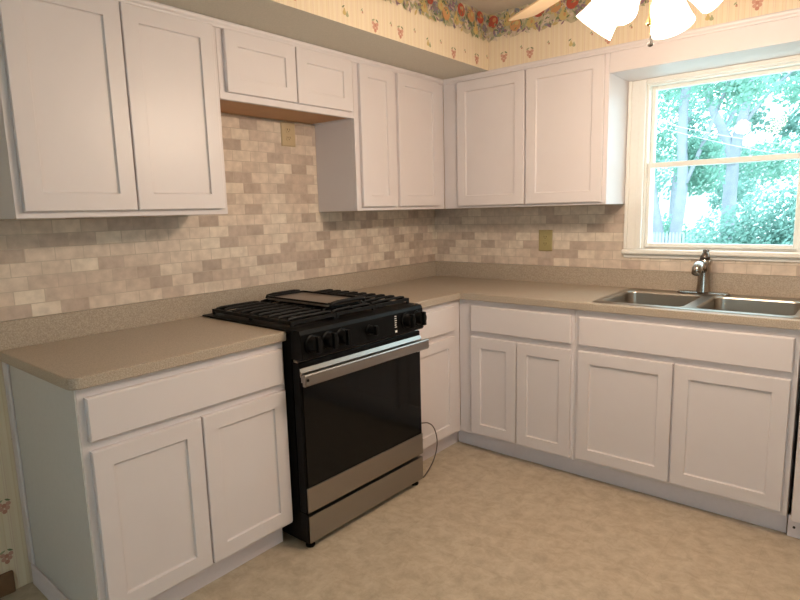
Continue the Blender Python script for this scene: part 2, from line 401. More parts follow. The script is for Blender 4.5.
# fruit border strips glued along the top of the soffits
bm = B(SX+.0005, SX+.0012, -3.2, -.306, 2.315, ZC-.001)
for f in bm.faces: f.material_index = 1
printed(bm, (SX+.0012, 0, 0), (0, 1, 0), (0, 0, 1), (1, 0, 0), -3.2, -.306, 2.305, ZC-.002, 'border', 3)
struct('wallpaper_border', bm, PM(M_PAPER_Y))
bm = B(SX+.003, XR-.002, -.3064, -.3056, 2.315, ZC-.001)
for f in bm.faces: f.material_index = 1
printed(bm, (0, -.3064, 0), (1, 0, 0), (0, 0, 1), (0, -1, 0), SX+.003, XR-.003, 2.305, ZC-.002, 'border', 8)
struct('wallpaper_border', bm, PM(M_PAPER_X))
# bead mouldings under the soffits
def bead(name, ax, a0, a1, face):
    bm = NB(); prof = [(0, 2.110), (.006, 2.110), (.009, 2.114), (.009, 2.119), (.013, 2.1235), (.016, 2.129), (.016, 2.135), (.013, 2.140), (.006, 2.1415), (0, 2.1415)]
    L = []
    for a in (a0, a1):
        if ax == 'y': L.append([(face+p, a, z) for p, z in prof])
        else: L.append([(a, face-p, z) for p, z in prof])
    R_ = loft(bm, L); bm.faces.new(R_[0]); bm.faces.new(R_[1][::-1])
    return struct(name, bm, M_CAB, auto=40)
bead('trim_1', 'y', -2.635, -.306, .3052)
bead('trim_2', 'x', .306, XR-.01, -.3052)
# fascia board bridging over the window
struct('trim_3', B(1.3115, XR-.002, -.305, -.287, 2.016, 2.1415), M_CAB)
struct('trim_4', B(1.3115, XR-.002, -.2865, -.0005, 2.016, 2.034), M_CAB)

# tile backsplash
bm = B(.0005, .0085, -2.653, -.0005, 1.0165, 1.3755); box(bm, .0005, .0085, -1.851, -1.088, 1.3755, 1.8375)
tag(struct('tile_backsplash', bm, M_TILE_L), None, None)
bm = NB(); box(bm, .009, 1.3085, -.0085, -.0005, 1.0165, 1.3755); box(bm, 1.3085, 2.85, -.0085, -.0005, 1.0165, 1.083)
struct('tile_backsplash', bm, M_TILE_B)

# ------------------------------------------------------------------ window
wn = bpy.data.objects.new('window_1', None); COL.objects.link(wn); wn.location = (1.757, 0, 1.1); wn['kind'] = 'structure'
def wobj(name, bm, m, **k):
    o = obj(name, bm, m, wn, **k); o.matrix_parent_inverse = Matrix.Translation((-1.757, 0, -1.1)); return o
bm = NB()
for (x0, x1, s) in ((1.3115, 1.400, 1), (2.115, 2.204, -1)):
    box(bm, x0, x1, -.018, -.0005, 1.131, 2.0155)
    e = x0 if s > 0 else x1
    box(bm, min(e, e+s*.018), max(e, e+s*.018), -.030, -.0185, 1.131, 2.0155)
    f = x1 if s > 0 else x0
    box(bm, min(f, f-s*.03), max(f, f-s*.03), -.024, -.0185, 1.131, 2.0155)
box(bm, 1.4005, 2.1145, -.018, -.0005, 1.99, 2.0155)
box(bm, 1.4005, 2.1145, -.026, -.0185, 2.002, 2.0155)
wobj('casing', bm, M_WIN, bevel=.003)
wobj('sill', B(1.306, 2.21, -.045, .02, 1.105, 1.130), M_WIN, bevel=.006)
wobj('apron', B(1.3115, 2.204, -.020, -.0005, 1.083, 1.1045), M_WIN, bevel=.003)
bm = NB()   # jambs, head and stops lining the opening
box(bm, 1.4005, 1.411, .0005, .149, 1.131, 1.999); box(bm, 2.104, 2.1145, .0005, .149, 1.131, 1.999)
box(bm, 1.411, 2.104, .0005, .149, 1.984, 1.999); box(bm, 1.411, 2.104, .021, .149, 1.131, 1.139)
wobj('jamb_lining', bm, M_WIN)
def sash(name, x0, x1, z0, z1, y0, y1, st, br, tr):
    bm = NB(); box(bm, x0, x0+st, y0, y1, z0, z1); box(bm, x1-st, x1, y0, y1, z0, z1)
    box(bm, x0+st, x1-st, y0, y1, z0, z0+br); box(bm, x0+st, x1-st, y0, y1, z1-tr, z1)
    o = wobj(name, bm, M_WIN, bevel=.003)
    g = obj('pane', B(x0+st, x1-st, (y0+y1)/2-.002, (y0+y1)/2+.002, z0+br, z1-tr), M_GLASS, o)
    return o
sash('lower_sash', 1.4115, 2.1035, 1.1395, 1.588, .012, .045, .017, .022, .026)
sash('upper_sash', 1.4115, 2.1035, 1.562, 1.9835, .050, .083, .020, .026, .018)
# unseen rear window, added so daylight reaches the left end panel
w2 = bpy.data.objects.new('added_rear_window', None); COL.objects.link(w2); w2.location = (1.95, YF, .25); w2['kind'] = 'structure'
bm = NB()
for x in (2.25, 2.725, 3.20): box(bm, x+.0005, x+.0495, -5.1, -5.04, .401, 2.099)
for z in (.401, 2.05): box(bm, 2.30, 2.725, -5.1, -5.04, z, z+.049); box(bm, 2.775, 3.20, -5.1, -5.04, z, z+.049)
w2.location = (2.75, YF, .4)
o = obj('window_frame', bm, M_WIN, w2); o.matrix_parent_inverse = Matrix.Translation((-2.75, -YF, -.4))
bm = B(2.30, 2.725, -5.072, -5.068, .45, 2.05); box(bm, 2.775, 3.20, -5.072, -5.068, .45, 2.05)
o = obj('pane', bm, M_GLASS, w2); o.matrix_parent_inverse = Matrix.Translation((-2.75, -YF, -.4))

# ------------------------------------------------------------------ cabinets
def carcass(w, d, z0, z1, ff=.02, back=.0095, m=M_CAB, bottom_m=None, g=.0006):
    bm = NB(); t = .016
    box(bm, g, t, -d+ff, -back, z0, z1); box(bm, w-t, w-g, -d+ff, -back, z0, z1)
    box(bm, t, w-t, -d+ff, -back, z0+.004, z0+.004+t, 1); box(bm, t, w-t, -back-.008, -back, z0+.02, z1)
    return bm
def frame(bm, w, d, z0, z1, opens, ff=.02, g=.0006):
    """face frame: front board of thickness ff with rectangular openings, all edges shared"""
    xs = sorted({g, w-g, *[v for o in opens for v in o[:2]]}); zs = sorted({z0, z1, *[v for o in opens for v in o[2:]]})
    def ins(i, j):
        if not (0 <= i < len(xs)-1 and 0 <= j < len(zs)-1): return False
        cx, cz = (xs[i]+xs[i+1])/2, (zs[j]+zs[j+1])/2
        return not any(o[0] < cx < o[1] and o[2] < cz < o[3] for o in opens)
    vt = {}
    def v(i, j, s):
        if (i, j, s) not in vt: vt[(i, j, s)] = bm.verts.new((xs[i], -d if s == 0 else -d+ff-.0003, zs[j]))
        return vt[(i, j, s)]
    for i in range(len(xs)-1):
        for j in range(len(zs)-1):
            if not ins(i, j): continue
            q = [(i, j), (i+1, j), (i+1, j+1), (i, j+1)]
            bm.faces.new([v(*p, 0) for p in q]); bm.faces.new([v(*p, 1) for p in q[::-1]])
            for di, dj, p, r in ((-1, 0, q[0], q[3]), (1, 0, q[1], q[2]), (0, -1, q[0], q[1]), (0, 1, q[3], q[2])):
                if not ins(i+di, j+dj): bm.faces.new([v(*p, 0), v(*r, 0), v(*r, 1), v(*p, 1)])
    return bm
TH = .020
def cabinet(name, label, cat, loc, rz, w, d, z0, z1, doors, drawers=(), top=False, under=None, toe=None, group=None):
    """doors/drawers: (x0,x1,z0,z1) in local coords; front faces local -y"""
    t = thing(name, label, cat, loc, rz, group)
    bm = carcass(w, d, z0, z1)
    if top: box(bm, .016, w-.016, -d+.02, -.0175, z1-.016, z1)
    obj('cabinet_body', bm, [M_CAB, under or M_CAB], t)
    opens = [(a+.012, b-.012, c+.012, e-.012) for a, b, c, e in list(doors)+list(drawers)]
    obj('face_frame', frame(NB(), w, d, z0, z1, opens), M_CAB, t, bevel=.0012, seg=1)
    for a, b, c, e in doors: obj('door', shaker(NB(), a, b, c, e, -d-TH, -d-.0008), M_CAB, t)
    for a, b, c, e in drawers: obj('drawer_front', slab(NB(), a, b, c, e, -d-TH, -d-.0008), M_CAB, t)
    if toe:
        obj('toe_kick', B(toe[0], toe[1], -d+.055, -d+.070, .0005, z0-.0005), M_TOE, t)
    return t
ZB, ZT = 1.376, 2.141
L90 = PI/2
yA, yB_, yC = -2.635, -1.863, -1.0875
cabinet('wall_cabinet', 'tall white two-door wall cabinet at the far left, over the short counter', 'cabinet', (0, yA, 0), L90, yB_-yA, .305, ZB, ZT,
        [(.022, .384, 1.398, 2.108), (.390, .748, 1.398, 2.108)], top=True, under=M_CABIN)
cabinet('wall_cabinet', 'short white wall cabinet over the gas range, with a bare wood underside', 'cabinet', (0, yB_, 0), L90, yC-yB_, .305, 1.838, ZT,
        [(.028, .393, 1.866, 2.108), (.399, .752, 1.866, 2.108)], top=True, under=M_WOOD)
t = cabinet('wall_cabinet', 'tall white wall cabinet right of the range with one narrow and one wide door', 'cabinet', (0, yC, 0), L90, -.306-yC, .305, ZB, ZT,
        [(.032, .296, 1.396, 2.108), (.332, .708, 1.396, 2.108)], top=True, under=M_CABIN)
cabinet('wall_cabinet', 'tall white two-door wall cabinet between the corner and the window', 'cabinet', (.3055, 0, 0), 0, 1.3105-.3055, .305, ZB, ZT,
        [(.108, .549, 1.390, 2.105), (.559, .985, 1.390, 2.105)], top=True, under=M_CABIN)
# base units
BT = .8745
t = cabinet('base_cabinet', 'white base cabinet left of the range under the short counter, exposed end panel', 'cabinet', (0, -2.632, 0), L90, .770, .61, .10, BT,
        [(.020, .384, .118, .676), (.391, .757, .118, .676)], [(.020, .752, .706, .845)], toe=(.002, .755))
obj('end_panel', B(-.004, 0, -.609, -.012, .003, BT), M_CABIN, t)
obj('end_base_strip', B(-.014, -.0045, -.555, -.02, .003, .088), M_TOE, t, bevel=.003)
obj('scribe_strip', B(-.014, -.0045, -.045, -.002, .09, BT), M_CAB, t, bevel=.003)
cabinet('base_cabinet', 'narrow white base cabinet between the range and the inner corner, one drawer one door', 'cabinet', (0, -1.075, 0), L90, .4645, .61, .10, BT,
        [(.02, .392, .120, .676)], [(.02, .392, .706, .845)], toe=(.002, .518))
cabinet('base_cabinet', 'white base cabinet right of the inner corner, wide drawer over two narrow doors', 'cabinet', (.6105, 0, 0), 0, .679, .61, .10, BT,
        [(.086, .364, .115, .672), (.370, .664, .115, .672)], [(.086, .662, .704, .845)], toe=(-.053, .6795))
cabinet('sink_cabinet', 'wide white two-door sink base cabinet below the steel sink and window', 'cabinet', (1.290, 0, 0), 0, .907, .61, .10, BT,
        [(.022, .454, .122, .674), (.462, .886, .122, .674)], [(.022, .888, .704, .842)], toe=(0, .905))
# dishwasher sliver
t = thing('dishwasher', 'white dishwasher right of the sink cabinet, only its edge in view', 'dishwasher', (2.505, 0, 0))
obj('tub', B(-.295, .295, -.58, -.02, .10, .865), M_CABIN, t)
obj('door', slab(NB(), -.292, .297, .095, .735, -.635, -.581), M_CAB, t)
obj('control_panel', slab(NB(), -.292, .297, .742, .865, -.635, -.581), M_CAB, t)
bm = B(-.305, .297, -.575, -.56, .001, .093); o = obj('toe_kick', bm, M_TOE, t)
bm = NB(); lathe(bm, [(.0, 0), (.005, 0), (.005, .003), (0, .004)], 12, Matrix.Translation((-.283, -.575, .045)) @ Matrix.Rotation(PI/2, 4, 'X')); obj('screw', bm, M_DARK, o)

# ------------------------------------------------------------------ worktops
CT, CB = .914, .876
def round_corner(bm, x, y, r):
    es = [e for e in bm.edges if all(abs(v.co.x-x) < 1e-4 and abs(v.co.y-y) < 1e-4 for v in e.verts)]
    bmesh.ops.bevel(bm, geom=es, offset=r, segments=6, affect='EDGES', profile=.5)
t = thing('countertop', 'short speckled tan laminate counter left of the range', 'countertop', (0, -2.654, CB))
bm = grid_solid(NB(), [.0005, .635], [0, .7945], lambda x, y: True, 0, CT-CB); round_corner(bm, .635, 0, .035)
obj('worktop', bm, M_CTR, t, bevel=.0045, seg=3)
obj('backsplash_strip', B(.0005, .0195, 0, .7945, CT-CB+.0003, 1.016-CB), M_CTR, t)
t = thing('countertop', 'long L-shaped tan laminate counter from the range around the corner past the sink', 'countertop', (0, 0, CB))
xs = [.0005, .635, 1.385, 2.170, 2.85]; ys = [-1.0755, -.635, -.575, -.095, -.0005]
def ins(x, y):
    if x > .635 and y < -.635: return False
    if 1.385 < x < 2.170 and -.575 < y < -.095: return False
    return True
obj('worktop', grid_solid(NB(), xs, ys, ins, 0, CT-CB), M_CTR, t, bevel=.0045, seg=3)
bm = grid_solid(NB(), [.0005, .0195, 2.85], [-1.8592, -.0195, -.0005], lambda x, y: x < .0195 or y > -.0195, CT-CB+.0003, 1.016-CB)
obj('backsplash_strip', bm, M_CTR, t)

# ------------------------------------------------------------------ sink and faucet
t = thing('kitchen_sink', 'double bowl stainless steel sink set in the counter under the window', 'sink', (1.777, -.335, CT))
bm = NB()
W_, H_ = .826, .52
xs_b = [(-.2, .375), (.2, .375)]
# deck: outer rim to two rounded bowls, built as strips around each bowl
def deck_half(cx):
    hw = W_/4; ox = cx
    outer = rrect(ox, 0, W_/2, H_, .0001, 6)
    sgn = -1 if cx < 0 else 1
    cxb = cx - sgn*.0; 
    lip = rrect(ox, -.022, .365, .415, .045, 6); lip2 = rrect(ox, -.022, .355, .405, .042, 6)
    low = rrect(ox, -.022, .352, .402, .045, 6); bot = rrect(ox, -.022, .31, .36, .05, 6)
    R_ = loft(bm, [[(x, y, .0035) for x, y in outer], [(x, y, .0045) for x, y in lip], [(x, y, -.002) for x, y in lip2], [(x, y, -.008) for x, y in rrect(ox, -.022, .3535, .4035, .042, 6)], [(x, y, -.135) for x, y in rrect(ox, -.022, .351, .401, .042, 6)],
                   [(x, y, -.155) for x, y in rrect(ox, -.022, .343, .393, .045, 6)], [(x, y, -.172) for x, y in bot]])
    bm.faces.new(R_[-1])
    dr = [bm.verts.new((ox+.04*math.cos(a), -.022+.04*math.sin(a), -.1715)) for a in [2*PI*k/20 for k in range(20)]]; bm.faces.new(dr)
deck_half(-W_/4); deck_half(W_/4)
bmesh.ops.remove_doubles(bm, verts=bm.verts[:], dist=.0008)
obj('bowls', bm, M_SSK, t, auto=50)
bm = NB(); o1 = rrect(0, 0, W_, H_, .03, 8); o2 = rrect(0, 0, W_+.014, H_+.014, .036, 8); o0 = rrect(0, 0, W_-.012, H_-.012, .025, 8)
loft(bm, [[(x, y, .0038) for x, y in o0], [(x, y, .0065) for x, y in o1], [(x, y, .0008) for x, y in o2]])
obj('rim', bm, M_SSK, t, smooth=True)
for sx in (-1, 1):
    bm = NB(); lathe(bm, [(0, .002), (.018, .002), (.03, .0), (.04, .0025), (.043, 0)], 24, Matrix.Translation((sx*W_/4, -.022, -.1705)))
    obj('drain', bm, M_CHROME, t, smooth=True)
t = thing('faucet', 'brushed nickel single-lever kitchen faucet behind the sink bowls', 'faucet', (1.740, -.108, CT+.006))
bm = NB(); P = rrect(0, 0, .24, .052, .0255, 8); Q = rrect(0, 0, .225, .038, .0185, 8)
R_ = loft(bm, [[(x, y, 0) for x, y in P], [(x, y, .006) for x, y in P], [(x, y, .011) for x, y in Q]]); bm.faces.new(R_[-1]); bm.faces.new(R_[0][::-1])
obj('base_plate', bm, M_CHROME, t, auto=40)
bm = NB(); lathe(bm, [(.001, .011), (.033, .011), (.032, .02), (.029, .05), (.028, .10), (.028, .135), (.029, .150), (.029, .165), (.026, .172), (.001, .176)], 28); obj('body', bm, M_CHROME, t, auto=50)
bm = NB(); tube(bm, [(0, -.012, .118), (0, -.05, .142), (0, -.09, .152), (0, -.125, .150), (0, -.150, .139), (0, -.168, .118)], [.018, .0185, .020, .023, .024, .020], 18); obj('spout', bm, M_CHROME, t, smooth=True)
bm = NB(); tube(bm, [(0, 0, .172), (0, .002, .185), (0, .006, .200), (0, .012, .212)], [.024, .022, .016, .011], 16)
tube(bm, [(0, .010, .200), (0, .002, .210), (0, -.012, .216)], [.011, .010, .008], 12)
tube(bm, [(0, .010, .204), (.008, .014, .214), (.011, .012, .221)], [.009, .007, .005], 10); tube(bm, [(0, .010, .204), (-.008, .014, .213), (-.011, .012, .220)], [.009, .007, .005], 10)
o = obj('lever', bm, M_DKNICK, t, smooth=True); o['label'] = 'dark nickel lever'

# ------------------------------------------------------------------ range
th = math.radians(1.0)
rg = thing('gas_range', 'black and stainless slide-in gas range with cast iron grates', 'stove', (.700, -1.857, 0), PI/2-th)
RW = .757
def V(v0, v1): return (-v1, -v0)      # outward v -> local y
def rb(u0, u1, v0, v1, z0, z1, bm=None, mi=0): return box(bm or NB(), u0, u1, -v1, -v0, z0, z1, mi)
obj('range_body', rb(0.001, RW-.001, -.655, -.05, .028, .905), M_BLACK, rg)
# oven door : black frame + glass + stainless bands
dr = obj('oven_door', rb(0.002, RW-.002, -.047, -.004, .160, .792), M_BLACK, rg, bevel=.004)
o = obj('door_glass', rb(.012, RW-.010, -.0038, .0, .272, .730), M_OGLASS, dr)
o = obj('lower_band', rb(.006, RW-.004, -.0038, .003, .163, .268), M_SS, dr, bevel=.002); o['label'] = 'stainless lower door band'
bm = NB(); R_ = loft(bm, [[(x, -v, z) for v, z in ((-.04, .7925), (-.040, .801), (-.018, .799), (.004, .752), (.004, .735), (-.0035, .735), (-.022, .785))] for x in (.004, RW-.002)])
bm.faces.new(R_[0]); bm.faces.new(R_[1][::-1]); o = obj('upper_trim', bm, M_SS, dr); o['label'] = 'stainless upper door trim'
bm = NB(); R_ = loft(bm, [[(x, -v, z) for v, z in ((.034, .757), (.047, .757), (.050, .752), (.050, .714), (.047, .709), (.034, .709))] for x in (-.016, RW-.001)])
bm.faces.new(R_[0]); bm.faces.new(R_[1][::-1])
for u in (.0, RW-.03): rb(u, u+.018, .0045, .041, .716, .742, bm)
o = obj('door_handle', bm, M_SS, dr, bevel=.0015); o['label'] = 'full-width flat stainless handle'
bm = NB(); lathe(bm, [(.0005, 0), (.006, 0), (.006, .0012), (.0005, .0014)], 14, Matrix.Translation((-.004, -.0525, .735)) @ Matrix.Rotation(PI/2, 4, 'X')); obj('badge', bm, M_BLACK, dr)
o = obj('energy_sticker', rb(RW-.030, RW-.014, .0002, .0012, .690, .716), M_STICK, dr)
o = obj('storage_drawer', rb(.008, RW-.006, -.044, .002, .030, .146), M_SS, rg, bevel=.002); o['label'] = 'stainless storage drawer front'
obj('side_trim', rb(.001, .0075, -.049, -.002, .030, .158), M_BLACK, rg)
for u in (.02, RW-.05):
    for v in (-.03, -.60):
        bm = NB(); lathe(bm, [(.001, 0.0005), (.019, 0.0005), (.020, .008), (.012, .012), (.010, .0278), (.001, .0278)], 16, Matrix.Translation((u+.012, -v, 0))); obj('foot', bm, M_BLACK, rg, auto=40)
# control panel
bm = NB(); R_ = loft(bm, [[(x, -v, z) for v, z in ((-.048, .803), (.012, .803), (.020, .812), (.014, .905), (.006, .921), (-.048, .924))] for x in (-.0, RW)])
bm.faces.new(R_[0]); bm.faces.new(R_[1][::-1]); cp = obj('control_panel', bm, M_BLACK, rg, bevel=.002)
def knob(u, z, r, parent):
    k = NB(); Mx = Matrix.Translation((u, -.0175, z)) @ Matrix.Rotation(PI/2-.04, 4, 'X')
    lathe(k, [(.001, 0), (r*1.1, 0), (r*1.1, .006), (r*.93, .009), (r*.88, .034), (r*.8, .040), (.001, .041)], 22, Mx)
    o = obj('knob', k, M_BLACK, parent, auto=40)
    g = NB(); box(g, -.009, .009, -r*.98, r*.98, .030, .052)
    bmesh.ops.transform(g, matrix=Mx, verts=g.verts[:]); obj('knob_grip', g, M_BLACK, o, bevel=.003)
for u in (.052, .137, .212, .626, .708): knob(u, .864, .033, cp)
knob(.378, .864, .020, cp)
bm = NB()
rnd = random.Random(4)
for k in range(6): rb(.548, .548+rnd.uniform(.010, .019), .0172, .0182, .893-.010*k, .897-.010*k, bm)
rb(.548, .562, .0185, .0195, .818, .830, bm)
o = obj('control_markings', bm, M_STICK, cp); o['label'] = 'small white printed markings'
# cooktop
bm = NB(); A0 = [(-.010, .022), (RW+.010, .022), (RW+.010, .668), (-.010, .668)]
R_ = loft(bm, [[(x, y, .9155) for x, y in A0], [(x, y, .922) for x, y in A0], [(x+(.03 if x < .3 else -.03), y+(.03 if y < .3 else -.025), .926) for x, y in A0],
      [(x+(.04 if x < .3 else -.04), y+(.04 if y < .3 else -.035), .921) for x, y in A0]])
bm.faces.new(R_[-1]); bm.faces.new(R_[0][::-1]); ck = obj('cooktop', bm, M_BLACK, rg, auto=30)
for (u, v, r) in ((.135, -.17, .045), (.135, -.47, .038), (.378, -.32, .05), (.62, -.17, .042), (.62, -.47, .034)):
    bm = NB(); lathe(bm, [(.001, .9215), (r*1.15, .9215), (r*1.1, .932), (r*.9, .934), (r*.9, .940), (r*.8, .944), (.001, .945)], 24, Matrix.Translation((u, -v, 0)))
    obj('burner', bm, M_IRON, ck, auto=40)
def grate(u0, u1):
    bm = NB(); w = .011; zt = .956; v0, v1 = -.625, -.055
    for (a, b, c, d) in ((u0, u0+w, v0, v1), (u1-w, u1, v0, v1), (u0+w, u1-w, v0, v0+w), (u0+w, u1-w, v1-w, v1)): rb(a, b, c, d, zt-.020, zt-.006, bm)
    um = (u0+u1)/2; rb(um-w/2, um+w/2, v0+w, v1-w, zt-.018, zt-.005, bm)
    n = 9
    for k in range(n):
        vv = v0+.03+(v1-v0-.06)*k/(n-1)
        pts = [(u0+.002, -vv, zt-.018), (u0+.010, -vv, zt-.003), (u0+.030, -vv, zt), (u1-.030, -vv, zt), (u1-.010, -vv, zt-.003), (u1-.002, -vv, zt-.018)]
        tube(bm, pts, .0062, 6)
    for (a, c) in ((u0, v0), (u1-w, v0), (u0, v1-w), (u1-w, v1-w), (u0, (v0+v1)/2), (u1-w, (v0+v1)/2)): rb(a, a+w, c, c+w, .9265, zt-.0201, bm)
    return obj('grate', bm, M_IRON, rg)
grate(.016, .256); grate(.260, .496); grate(.500, .740)
gd = thing('griddle', 'flat grey griddle plate with black end handles lying on the middle grate', 'griddle', (.700, -1.857, .9635), PI/2-th)
bm = NB(); box(bm, .275, .500, .13, .56, 0, .010); obj('plate', bm, M_GRIDDLE, gd, bevel=.004)
bm = NB()
for (a, b, c, d) in ((.275, .500, .13, .138), (.275, .500, .552, .56), (.275, .282, .138, .552), (.493, .500, .138, .552)): box(bm, a, b, c, d, .0102, .018)
obj('raised_rim', bm, M_IRON, gd)
for y in (.105, .563):
    bm = NB(); tube(bm, [(.285, y+.012, .004), (.290, y+.012, .015), (.325, y+.012, .019), (.450, y+.012, .019), (.485, y+.012, .015), (.490, y+.012, .004)], .0085, 8); obj('handle', bm, M_IRON, gd, smooth=True)
# loose cord
bm = NB(); pts = [(.60, -1.088, .30), (.66, -1.05, .292), (.66, -.985, .272), (.655, -.930, .228), (.655, -.903, .160), (.655, -.908, .100), (.66, -.945, .050), (.665, -.995, .018), (.68, -1.06, .005)]
def smoothp(P, n=6):
    P = [Vector(p) for p in P]; out = []
    for i in range(len(P)-1):
        p0, p1, p2, p3 = P[max(i-1, 0)], P[i], P[i+1], P[min(i+2, len(P)-1)]
        for k in range(n):
            s = k/n; out.append(.5*((2*p1)+(p2-p0)*s+(2*p0-5*p1+4*p2-p3)*s*s+(3*p1-p0-3*p2+p3)*s**3))
    return out+[P[-1]]
tube(bm, smoothp(pts), .0032, 8); tag(obj('power_cord', bm, M_CORD, smooth=True), 'thin dark cord looping from the right side of the range to the floor', 'cord')

# ------------------------------------------------------------------ outlets
def outlet(label, loc, rz, m, w, h):
    t = thing('wall_outlet', label, 'outlet', loc, rz)
    bm = NB(); R_ = loft(bm, [[(x, 0, z) for x, z in rrect(0, 0, w, h, .004, 3)], [(x, -.003, z) for x, z in rrect(0, 0, w, h, .004, 3)], [(x, -.006, z) for x, z in rrect(0, 0, w-.01, h-.01, .004, 3)]])
    bm.faces.new(R_[-1]); bm.faces.new(R_[0][::-1]); obj('cover_plate', bm, m, t)
    for s in (-1, 1):
        bm = NB(); R_ = loft(bm, [[(x, -.0058, z) for x, z in rrect(0, s*.020, .034, .028, .010, 4)], [(x, -.008, z) for x, z in rrect(0, s*.020, .032, .026, .009, 4)]]); bm.faces.new(R_[-1])
        o = obj('receptacle', bm, m, t)
        bm = NB()
        for dx in (-.007, .007): box(bm, dx-.0012, dx+.0012, -.0086, -.0081, s*.020-.001, s*.020+.008)
        box(bm, -.002, .002, -.0086, -.0081, s*.020-.009, s*.020-.005); obj('slot', bm, M_DARK, o)
outlet('olive almond outlet on the back tile wall between the corner and the window', (.840, -.009, 1.170), 0, M_ALM, .088, .128)
outlet('beige outlet high on the left tile wall just under the short range cabinet', (.009, -1.275, 1.775), L90, M_ALMB, .092, .122)

# ------------------------------------------------------------------ ceiling fan with light kit
FX, FY = 1.814, -1.363
fan = thing('ceiling_fan', 'ceiling fan with wood-toned blades and four lit frosted glass shades', 'ceiling fan', (FX, FY, 0))
bm = NB(); lathe(bm, [(.001, 2.4385), (.07, 2.4385), (.07, 2.42), (.045, 2.385), (.016, 2.375), (.014, 2.30), (.001, 2.30)], 28); obj('canopy', bm, M_FANW, fan, auto=40)
bm = NB(); lathe(bm, [(.001, 2.305), (.05, 2.305), (.115, 2.28), (.13, 2.24), (.13, 2.20), (.11, 2.165), (.06, 2.155), (.001, 2.155)], 32); obj('motor_housing', bm, M_FANW, fan, auto=40)
bm = NB(); lathe(bm, [(.001, 2.1545), (.05, 2.1545), (.055, 2.12), (.075, 2.11), (.08, 2.09), (.065, 2.05), (.03, 2.025), (.001, 2.02)], 32); kit = obj('light_kit', bm, M_BRASS, fan, auto=40)
tip = Vector((1.170, -.965)); base_ang = math.atan2(tip.y-FY, tip.x-FX); RB = (tip-Vector((FX, FY))).length
for k in range(5):
    a = base_ang+2*PI*k/5; Mr = Matrix.Rotation(a, 4, 'Z') @ Matrix.Translation((0, 0, 2.150)) @ Matrix.Rotation(math.radians(-13), 4, 'X')
    bm = NB(); prof = [(.19, -.045), (.19, .045), (.30, .062), (RB-.03, .068), (RB-.008, .060), (RB, .045), (RB, -.045), (RB-.008, -.060), (RB-.03, -.068), (.30, -.062)]
    R_ = loft(bm, [[(x, y, 0) for x, y in prof], [(x, y, .006) for x, y in prof]]); bm.faces.new(R_[0][::-1]); bm.faces.new(R_[1])
    bmesh.ops.transform(bm, matrix=Mr, verts=bm.verts[:]); bl = obj('fan_blade', bm, M_BLADE, fan)
    bm = NB(); box(bm, .10, .23, -.016, .016, -.010, -.0005); box(bm, .20, .24, -.035, .035, -.006, -.0004); bmesh.ops.transform(bm, matrix=Mr, verts=bm.verts[:]); obj('blade_iron', bm, M_BRASS, bl)
tocam = math.atan2(-3.27-FY, 2.40-FX)
for az, tl in ((-32, 42), (-108, 42), (64, 55), (156, 42)):
    a = tocam + math.radians(az)
    # axis tilted outwards-down
    tilt = math.radians(tl); dirv = Vector((math.cos(a)*math.sin(tilt), math.sin(a)*math.sin(tilt), -math.cos(tilt)))
    neck = Vector((math.cos(a)*.085, math.sin(a)*.085, 2.03))
    rot = dirv.to_track_quat('Z', 'Y').to_matrix().to_4x4(); Mx = Matrix.Translation(neck) @ rot
    bm = NB(); tube(bm, [(math.cos(a)*.05, math.sin(a)*.05, 2.065), neck-dirv*.022], .011, 12); lathe(bm, [(.001, -.03), (.022, -.03), (.026, -.005), (.026, .012), (.02, .014)], 20, Mx)
    s = obj('socket', bm, M_BRASS, fan, auto=40)
    bm = NB(); prof = [(.024, .004), (.034, .018), (.046, .045), (.054, .075), (.060, .105), (.068, .132), (.066, .132), (.058, .105), (.052, .075), (.044, .045), (.032, .020), (.022, .006)]
    lathe(bm, prof, 32, Mx); o = obj('glass_shade', bm, M_SHADE, fan, smooth=True); o['label'] = 'lit frosted glass shade'
    bm = NB(); lathe(bm, [(.001, .014), (.012, .014), (.014, .04), (.026, .065), (.028, .082), (.020, .10), (.001, .108)], 18, Mx); obj('light_bulb', bm, M_SHADE, o, smooth=True)
    ld = bpy.data.lights.new('lamp_light', 'POINT'); ld.energy = LAMP_W; ld.color = LAMP_C; ld.shadow_soft_size = .05
    lo = bpy.data.objects.new('lamp_light', ld); COL.objects.link(lo); lo.parent = fan; lo.location = neck+dirv*.19
for (px, py, zb) in ((.020, -.045, 1.832), (.012, -.040, 1.893)):
    bm = NB(); tube(bm, [(px, py, 2.04), (px, py, zb+.03)], .0012, 6); c = obj('pull_chain', bm, M_BRASS, fan)
    bm = NB(); lathe(bm, [(.0005, .034), (.002, .030), (.004, .020), (.009, .006), (.007, 0), (.0005, -.003)], 14, Matrix.Translation((px, py, zb))); obj('pull_knob', bm, M_DARK if zb < 1.87 else M_BRASS, c, smooth=True)

